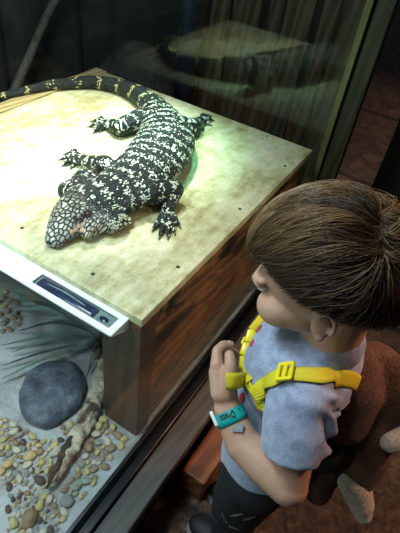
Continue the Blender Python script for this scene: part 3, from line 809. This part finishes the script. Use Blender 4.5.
def strands(count, rad, seed):
    rnd = random.Random(seed)
    vs, fs, tone = [], [], []
    made = 0
    while made < count:
        d = V((rnd.gauss(0, 1), rnd.gauss(0, 1), rnd.gauss(0, 1))).normalized()
        if d.z < hth(d.x, d.y): continue
        if d.y < -.5 and rnd.random() < .6: continue
        if abs(d.y) > .9 and d.z < .12: continue
        n1 = noise.noise(d * 5 + V((3, 1, 7))); n2 = noise.noise(d * 14 + V((9, 4, 2)))
        length = rnd.uniform(.050, .085) + (.016 if d.x > .2 else 0)
        lift = rnd.uniform(.005, .014) + .006 * n1 + .004 * n2
        steps = 9; pts = []; cur = d.copy(); st = length / steps
        sw = .75 * n1 + .75 * n2 + rnd.gauss(0, .12)
        for k in range(steps + 1):
            t = k / steps
            off = .0025 + lift * (1 - (1 - min(1, t * 2.2)) ** 2) * (1 if t < .75 else 1 - (t - .75) * .9)
            lim = hth(cur.x, cur.y) - (.26 if cur.x > .75 else .06)
            if cur.z < lim and k > 1:
                break
            pts.append(skull(cur, off))
            fl = cur - crown; fl -= cur * fl.dot(cur)
            if fl.length < .02: fl = V((rnd.gauss(0, 1), rnd.gauss(0, 1), 0)); fl -= cur * fl.dot(cur)
            fl.normalize()
            # comb forwards over the top, and towards the back of the ear on the side
            sx_ = max(0, min(1, (cur.x + .85) / .7)); sx_ = sx_ * sx_ * (3 - 2 * sx_)
            comb = V((-.15, 0, -1)).lerp(V((1, .25, .12)), sx_)
            comb -= cur * comb.dot(cur)
            dirv = fl * .55 + comb.normalized() * .75 if comb.length > .05 else fl
            cr = cur.cross(dirv).normalized(); dirv = (dirv + cr * (sw + .30 * math.sin(k * .9 + n2 * 9) * (n1 + .3))).normalized()
            cur = (cur + dirv * (st / .088)).normalized()
        if len(pts) < 4: continue
        made += 1
        tn = min(1, max(0, .20 + .50 * n1 + .35 * n2 + rnd.gauss(0, .09) + .75 * max(0, d.z - .45) + .30 * max(0, -d.y) - .55 * max(0, .35 - d.z)))  # lit top and shaded underside painted into the strand tone
        base = len(vs); n = len(pts)
        cen = H(*SK)
        for k, p in enumerate(pts):
            t = (pts[min(k+1, n-1)] - pts[max(k-1, 0)]).normalized(); s = t.cross(p - cen).normalized(); u = s.cross(t)
            r = rad * (1 - .75 * (k / (n-1)) ** 2)
            for a_ in (0, 2.094, 4.189): vs.append(p + (s * math.cos(a_) + u * math.sin(a_)) * r); tone.append(tn)
        for k in range(n - 1):
            for a_ in range(3):
                i0 = base + k*3 + a_; i1 = base + k*3 + (a_+1) % 3; fs.append((i0, i1, i1 + 3, i0 + 3))
    me = bpy.data.meshes.new('m'); me.from_pydata([tuple(v) for v in vs], [], fs)
    a = me.attributes.new('tone', 'FLOAT', 'POINT'); a.data.foreach_set('value', tone)
    for p in me.polygons: p.use_smooth = True
    return me
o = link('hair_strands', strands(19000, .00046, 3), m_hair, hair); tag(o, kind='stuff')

# ---- shirt
def build_shirt():
    bm = bmesh.new()
    ell(bm, V((.022, -.300, .705)), (.100, .062, .050)); ell(bm, V((.020, -.278, .670)), (.096, .086, .092)); ell(bm, V((.018, -.280, .54)), (.096, .088, .10)); ell(bm, V((.020, -.270, .712)), (.075, .060, .035))
    loft(bm, [(V((.018, -.288, .385)), .098, .082), (V((.018, -.288, .40)), .100, .084), (V((.018, -.284, .48)), .098, .086), (V((.020, -.282, .56)), .094, .086)], 40, V((0, 1, 0)))
    cap(bm, V((.022, -.300, .735)), .047, V((.022, -.306, .752)), .045, 24)
    e = shL.lerp(elL, .60); d = (e - shL).normalized()
    loft(bm, [(shL - d * .030, .020, .020), (shL - d * .02, .036, .036), (shL, .047, .046), (shL.lerp(e, .5), .050, .046), (e, .050, .045), (e + d * .004, .0495, .0445)], 36, V((0, 1, 0)))
    e2 = shR.lerp(V((.150, -.285, .590)), .6); cap(bm, shR, .045, e2, .044, 24)
    me = remesh(bm, .0030, 6)
    axis = (elL - shL).normalized()
    fa = V((.80, -.60, 0)); fa = (fa - axis * fa.dot(axis)).normalized()
    def fold(p, nrm):
        r = p - shL; t = r.dot(axis); q = r - axis * t
        w = noise.noise(V((p.x * 16, p.y * 16, p.z * 7))) * .0025
        if q.length < .080 and t > -.04:          # deep folds on the rear side of the sleeve
            qa = q.normalized().dot(fa)
            back = max(0, min(1, (qa + .15) * 1.3))
            ph = (t + .9 * q.length * (1 - qa)) / .040 + noise.noise(p * 14) * 1.1
            w += back * .0085 * (math.sin(ph * 2 * PI) - .2) * max(0, 1 - abs(t - .045) / .075)
            w += .003 * noise.noise(p * 40) * (1 if back > 0 else .4)
        w += .0035 * noise.noise(V((p.x * 9, p.y * 9, p.z * 35))) * (1 if p.z < .62 else .4)
        return w
    displace(me, fold)
    link('shirt', me, m_shirt, child)
    return me
shirt_me = build_shirt(); shirt_bvh = bvh(shirt_me)
# sleeve hem seam
def ring_on(b, c, ax, r, n=40, off=.001, inset=None):
    u = ax.orthogonal().normalized(); w = ax.cross(u); out = []
    for k in range(n + 1):
        a_ = 2*PI*k/n; q = c + (u * math.cos(a_) + w * math.sin(a_)) * r; dd = (c - q).normalized()
        h = b.ray_cast(q, dd, r); out.append((h[0] if h[0] else c + (q - c) * .7) - dd * off)
    return out
# ---- trousers
bm = bmesh.new()
ell(bm, V((.018, -.290, .42)), (.094, .078, .075))
for x in (-.028, .070):
    chain(bm, [V((x, -.288, .41)), V((x, -.280, .235)), V((x, -.290, .045))], [.068, .052, .040], 18)
me = remesh(bm, .004, 5)
displace(me, lambda c, n: .005 * noise.noise(V((c.x * 14, c.y * 14, c.z * 28))))
tro = link('trousers', me, m_pants, child); tro_bvh = bvh(me)
# grey brush-like print on the thigh
def conform(bm_verts, b, off):
    for v in bm_verts:
        h = b.find_nearest(v.co)
        if h[0]: v.co = h[0] + h[1] * off
bm = bmesh.new()
for (a_, b_) in [((205, 522), (211, 514)), ((211, 514), (217, 521)), ((217, 521), (222, 513)), ((222, 513), (228, 524)), ((231, 516), (243, 514)), ((231, 516), (229, 526)), ((229, 526), (240, 530)), ((208, 529), (224, 530)), ((244, 520), (256, 516))]:
    dd = ray(*a_).normalized(); h0 = tro_bvh.ray_cast(CAM, dd); h1 = tro_bvh.ray_cast(CAM, ray(*b_).normalized())
    if h0[0] and h1[0] and (h0[0] - h1[0]).length < .05:
        bm = bmesh.new(); tube(bm, [h0[0], (h0[0] + h1[0]) / 2, h1[0]], [.0022, .0032, .0016], 6, 3); link('leg_print', done(bm), m_print, tro)
# ---- shoes
for i, x in enumerate((-.028, .070)):
    s = empty('shoe', V((x, -.26, 0)), ('dark low shoe on the foot nearer the camera', 'dark low shoe on the foot nearer the brown monkey toy')[i], 'shoe')
    bm = bmesh.new(); ell(bm, V((x, -.295, .040)), (.033, .040, .034)); ell(bm, V((x, -.245, .032)), (.033, .058, .024))
    for v in bm.verts: v.co.z = max(.012, v.co.z)
    link('upper', remesh(bm, .003, 4), m_shoe, s)
    bm = bmesh.new(); loft(bm, [(V((x, -.335, .007)), .020, .007), (V((x, -.31, .007)), .032, .007), (V((x, -.26, .007)), .033, .007), (V((x, -.21, .007)), .032, .007), (V((x, -.188, .007)), .018, .006)], 16)
    link('sole', done(bm), m_sole, s)

# ================================================================== WRISTBAND
fd = (wrL - mdL).normalized()
wb = empty('wristband', wrL, 'teal paper wristband with black lettering on the near wrist', 'wristband')
c0 = mdL.lerp(wrL, .8)
def bandring(t, off):
    return ring_on(body_bvh, mdL.lerp(wrL, t), fd, .045, 36, off)
bm = bmesh.new()
ths = [.62, .74, .86, .98]
rs = [bandring(t, .0016) for t in ths]
vr = [[bm.verts.new(p) for p in r[:-1]] for r in rs]
for a, b in zip(vr, vr[1:]):
    for k in range(36): bm.faces.new((a[k], a[(k+1) % 36], b[(k+1) % 36], b[k]))
band_o = link('band', done(bm), m_teal, wb)
sm = band_o.modifiers.new('solid', 'SOLIDIFY'); sm.thickness = .0008; sm.offset = 1
def on_arm(px, py, off=.003):
    h = body_bvh.ray_cast(CAM, ray(px, py).normalized()); return (h[0] + h[1] * off, h[1]) if h[0] else (at(px, py, .67), -MF)
# lettering, bent round the band
cu = bpy.data.curves.new('t', 'FONT'); cu.body = 'Disco'; cu.size = 1; cu.align_x = 'CENTER'; cu.align_y = 'CENTER'; cu.offset = .02
to = bpy.data.objects.new('t', cu); COL.objects.link(to); dg = bpy.context.evaluated_depsgraph_get(); dg.update()
tm = bpy.data.meshes.new_from_object(to.evaluated_get(dg)); bpy.data.objects.remove(to)
bm = bmesh.new(); bm.from_mesh(tm)
bmesh.ops.subdivide_edges(bm, edges=bm.edges, cuts=1)
q0, n0 = on_arm(227.5, 416)
n0 = (n0 - fd * n0.dot(fd)).normalized()
xd = fd.cross(n0).normalized()
if xd.dot(MR) > 0: xd = -xd                                      # the text runs towards the glass, upside down
yd = n0.cross(xd).normalized()
for v in bm.verts:
    p = q0 + xd * (v.co.x * .0105) + yd * (v.co.y * .0135)
    h = body_bvh.find_nearest(p); v.co = h[0] + h[1] * .0038
link('lettering', done(bm, False), m_ink, wb)
bm = bmesh.new(); ell(bm, on_arm(237.5, 409.5)[0], (.0010,)*3, sub=2); link('printed_dot', done(bm), m_ink, wb)
# white clasp at the far side, foil tag at the near side
bm = bmesh.new(); q, n_ = on_arm(216.5, 417.5, .002)
Rq = Matrix((xd, fd, xd.cross(fd))).transposed()
box(bm, (-.0015, -.011, -.0035), (.0035, .011, .0035), Matrix.Translation(q + xd * .001) @ Rq.to_4x4(), bev=.0012); link('clasp', done(bm), m_white, wb)
bm = bmesh.new(); q, n_ = on_arm(237.5, 428, .003)
e1 = (on_arm(242, 424)[0] - q); e1 -= n_ * e1.dot(n_); e1.normalize(); e2_ = n_.cross(e1)
vs = [bm.verts.new(q + e1 * a_ + e2_ * b_ + n_ * c_) for a_, b_, c_ in ((-.0105, .002, 0), (-.002, .0075, .0), (.010, -.001, .002), (.001, -.0085, .002))]
bm.faces.new(vs); bmesh.ops.solidify(bm, geom=bm.faces[:], thickness=.0008); link('foil_tag', done(bm, False), m_silver, wb)

# ================================================================== MONKEY BACKPACK WITH HARNESS
mk = empty('monkey_backpack', V((.05, -.42, .5)), 'brown plush monkey backpack with a yellow harness on the child\'s back', 'backpack')
bm = bmesh.new()
chain(bm, [at(352, 362, .72), at(356, 390, .715), at(346, 422, .73)], [.036, .042, .034], 18)     # arm lobe round the shoulder
ell(bm, at(392, 392, .74), (.050, .060, .065))                                                      # head lobe
chain(bm, [at(372, 372, .76), at(380, 420, .76)], [.05, .05], 18)
chain(bm, [at(372, 425, .76), at(368, 455, .775), at(356, 482, .79)], [.034, .036, .027], 16)    # near leg
chain(bm, [at(335, 440, .80), at(320, 470, .83), at(318, 490, .85)], [.040, .036, .026], 16)     # far leg
link('body', remesh(bm, .004, 8), m_plush, mk)
bm = bmesh.new(); chain(bm, [at(354, 482, .785), at(361, 503, .795), at(363, 514, .80)], [.0275, .022, .016], 16); link('foot', remesh(bm, .003, 4), m_cream, mk)
bm = bmesh.new(); chain(bm, [at(392, 440, .72), at(404, 434, .72)], [.020, .022], 16); link('hand', remesh(bm, .003, 4), m_cream, mk)
bm = bmesh.new(); ell(bm, at(322, 434, .80), (.06, .06, .07)); ell(bm, at(335, 455, .83), (.05, .05, .06)); link('backpack_shade', remesh(bm, .004, 6), m_dark, mk)  # dark mass added for the shade between trousers and backpack

def webbing(keys, w, b, off=.0025, name='strap', side=None, thick=.0012, parent=None, n=10, snap=True):
    pts = [V(x[:3]) for x in catmull([list(k) for k in keys], n)]
    nr = []
    if snap:
        o2 = []
        for p in pts:
            h = b.find_nearest(p); o2.append(h[0] + h[1] * off); nr.append(h[1].copy())
        pts = o2
    else: nr = [side] * len(pts)
    for _ in range(6):
        nr = [(nr[max(i-1, 0)] + nr[i] + nr[min(i+1, len(nr)-1)]).normalized() for i in range(len(nr))]
        pts = [pts[i] if i in (0, len(pts)-1) else (pts[i-1] + pts[i] * 2 + pts[i+1]) / 4 for i in range(len(pts))]
    bm = bmesh.new(); rows = []
    for i, p in enumerate(pts):
        t = (pts[min(i+1, len(pts)-1)] - pts[max(i-1, 0)]).normalized(); s = t.cross(nr[i]).normalized(); nn_ = s.cross(t)
        if nn_.dot(nr[i]) < 0: nn_ = -nn_
        prof = [(-1, 0), (-.5, .35), (0, .45), (.5, .35), (1, 0)]
        rows.append([bm.verts.new(p + s * (a_ * w / 2) + nn_ * (off * 0 + (b_ - .3) * .002)) for a_, b_ in prof] +
                    [bm.verts.new(p + s * (a_ * w / 2) + nn_ * ((b_ - .3) * .002 - thick)) for a_, b_ in reversed(prof)])
    m_ = len(rows[0])
    for a, b_ in zip(rows, rows[1:]):
        for k in range(m_): bm.faces.new((a[k], a[(k+1) % m_], b_[(k+1) % m_], b_[k]))
    bm.faces.new(rows[0]); bm.faces.new(list(reversed(rows[-1])))
    bmesh.ops.recalc_face_normals(bm, faces=bm.faces)
    return link(name, done(bm), m_web, parent or mk), pts, nr
def on_shirt(px, py, off=0):
    h = shirt_bvh.ray_cast(CAM, ray(px, py).normalized()); return h[0] + h[1] * off if h[0] else at(px, py, .66)
# chest strap across the near shoulder
k1 = [at(354, 383, .745), at(351, 380, .715)] + [on_shirt(*p) for p in [(344, 378), (335, 378), (318, 377), (300, 376), (286, 376), (274, 380), (264, 387), (256, 396)]]
o1, pts1, nr1 = webbing(k1, .0235, shirt_bvh, .0055)
def slider(c, t, n_, w, h, name='slider_buckle'):
    s = t.cross(n_).normalized(); n2 = s.cross(t).normalized()
    if n2.dot(n_) < 0: n2 = -n2
    Mx = Matrix((t, s, t.cross(s))).transposed().to_4x4(); Mx.translation = c + n2 * .003
    bm = bmesh.new(); r = .0028
    for a_, b_ in (((-h, -w), (h, -w)), ((h, -w), (h, w)), ((h, w), (-h, w)), ((-h, w), (-h, -w)), ((0, -w), (0, w))):
        cap(bm, Mx @ V((a_[0], a_[1], 0)), r, Mx @ V((b_[0], b_[1], 0)), r, 10)
    return link(name, done(bm), m_buckle, mk)
i = min(range(len(pts1)), key=lambda j: (pts1[j] - on_shirt(287, 376)).length)
slider(pts1[i], (pts1[i+1] - pts1[i-1]).normalized(), nr1[i], .0135, .009)
# strap running down the side of the chest
k2 = [on_shirt(*p) for p in [(246, 378), (252, 388), (259, 398), (263, 409)]]
webbing(k2, .017, shirt_bvh, .004)
# shoulder strap from the neck down the chest with its release buckle
side = (-MF + MR * -.2).normalized()
A0 = on_shirt(254, 333, .006); A0 = at(252, 330, (A0 - CAM).dot(MF)); A1 = at(244, 356, (A0 - CAM).dot(MF) - .012); A2 = at(243, 366, (A0 - CAM).dot(MF) - .02); A3 = on_shirt(252, 380, .004)
def flat_bar(name, p, q, w, th, mat):
    t = (q - p).normalized(); s = t.cross(side).normalized(); n_ = s.cross(t)
    Mx = Matrix((t, s, n_)).transposed().to_4x4(); Mx.translation = p
    bm = bmesh.new(); box(bm, (0, -w/2, -th/2), ((q-p).length, w/2, th/2), Mx, bev=th * .35); return link(name, done(bm), mat, mk)
webbing([at(267, 310, (A0 - CAM).dot(MF) + .035), at(260, 320, (A0 - CAM).dot(MF) + .012), at(252, 330, (A0 - CAM).dot(MF))], .0125, None, side=side, snap=False)
flat_bar('buckle_clip', A0, A0.lerp(A1, .48), .0125, .006, m_buckle)
rb = flat_bar('release_buckle', A0.lerp(A1, .50), A1, .0155, .0075, m_buckle)
for s_ in (-1, 1):
    t = (A1 - A0).normalized(); sv = t.cross(side).normalized(); bm = bmesh.new()
    cap(bm, A0.lerp(A1, .36) + sv * s_ * .0075, .0018, A0.lerp(A1, .56) + sv * s_ * .0085, .0022, 8); o = link('buckle_prong', done(bm), m_buckle, mk)
webbing([A1, A1.lerp(A2, .5), A2, A2.lerp(A3, .5), A3], .0125, None, side=side, snap=False)
# tab loop sticking out towards the hand
dq = (A2 - CAM).dot(MF)
tb, _, _ = webbing([at(247, 379, dq - .010), at(241, 381, .672), at(234, 381.5, .662), at(226, 381.5, .660)], .0235, None, side=side, snap=False, name='strap_tab')
# yellow strap glimpsed behind the neck
k5 = [at(357, 328, .70), at(359, 338, .70), at(352, 350, .70), at(350, 378, .695)]
webbing(k5, .012, None, side=side, snap=False)
# red print on the shirt front
for (px, py, r_) in [(259, 329, .008), (252, 343, .007), (242, 398, .009)]:
    h = shirt_bvh.ray_cast(CAM, ray(px, py).normalized())
    if h[0]:
        bm = bmesh.new(); ell(bm, h[0], (r_, r_ * .8, .0012), h[1].to_track_quat('Z', 'Y').to_matrix(), 3); link('shirt_print', done(bm), m_red, child)

# ================================================================== LIGHT
def area(name, loc, target, size, power, color, spread=None, shape='DISK'):
    l = bpy.data.lights.new(name, 'AREA'); l.energy = power; l.size = size; l.color = color; l.shape = shape
    if spread: l.spread = spread
    o = bpy.data.objects.new(name, l); COL.objects.link(o); o.location = loc
    o.rotation_euler = (V(target) - V(loc)).to_track_quat('-Z', 'Y').to_euler(); return o
def spot(name, loc, target, power, angle, blend, color, r=.03):
    l = bpy.data.lights.new(name, 'SPOT'); l.energy = power; l.spot_size = math.radians(angle); l.spot_blend = blend; l.color = color; l.shadow_soft_size = r
    o = bpy.data.objects.new(name, l); COL.objects.link(o); o.location = loc
    o.rotation_euler = (V(target) - V(loc)).to_track_quat('-Z', 'Y').to_euler(); return o
area('low_leaf_fill', (-.85, .55, .75), (.15, .40, .2), .2, 3.5, (.75, 1.0, .95))  # added unseen light, brightens the leaves under the platform
spot('basking_lamp', (.50, .52, 1.55), (.40, .50, .6), 135, 56, 1.0, (1.0, 1.0, .90), .05)
spot('teal_lamp', (.75, .30, 1.6), (.55, .36, .6), 45, 36, 1.0, (.25, 1.0, .75), .04)
area('terrarium_light', (-.25, .35, 1.7), (-.1, .22, .18), .30, 16, (.75, .90, 1.0))
area('hall_light', (-.75, .35, 2.1), (0, -.28, .7), .4, 12.5, (.88, .93, 1.0))
spot('warm_lamp', (1.0, -1.1, 1.7), (.1, -.35, .8), 42, 40, .8, (1.0, .42, .25), .08)
spot('floor_fill', (.5, -.9, 1.6), (.25, -.35, 0), 34, 60, .8, (1.0, .70, .5), .05)  # added unseen fill, brightens the floor by the child
spot('side_board_fill', (.2, -1.1, 1.5), (.40, 0, .42), 42, 36, .8, (1.0, .75, .55), .05)  # added unseen fill, brightens the reddish side board
spot('aisle_fill', (2.3, -.5, 2.4), (2.4, .15, 0), 60, 60, .8, (1.0, .85, .82), .1)  # added unseen fill, lifts the floor beyond the post
spot('back_room_fill', (1.25, .45, 2.3), (1.75, .45, .9), 22, 90, .8, (1.0, .9, .75), .1)  # added unseen fill, brings up the boards behind the end glass
w = bpy.data.worlds.new('world'); scene.world = w; w.use_nodes = True
w.node_tree.nodes['Background'].inputs[0].default_value = (.5, .58, .7, 1); w.node_tree.nodes['Background'].inputs[1].default_value = .05
scene.view_settings.view_transform = 'Filmic' if False else 'Standard'
scene.view_settings.look = 'None'
scene.view_settings.exposure = 0
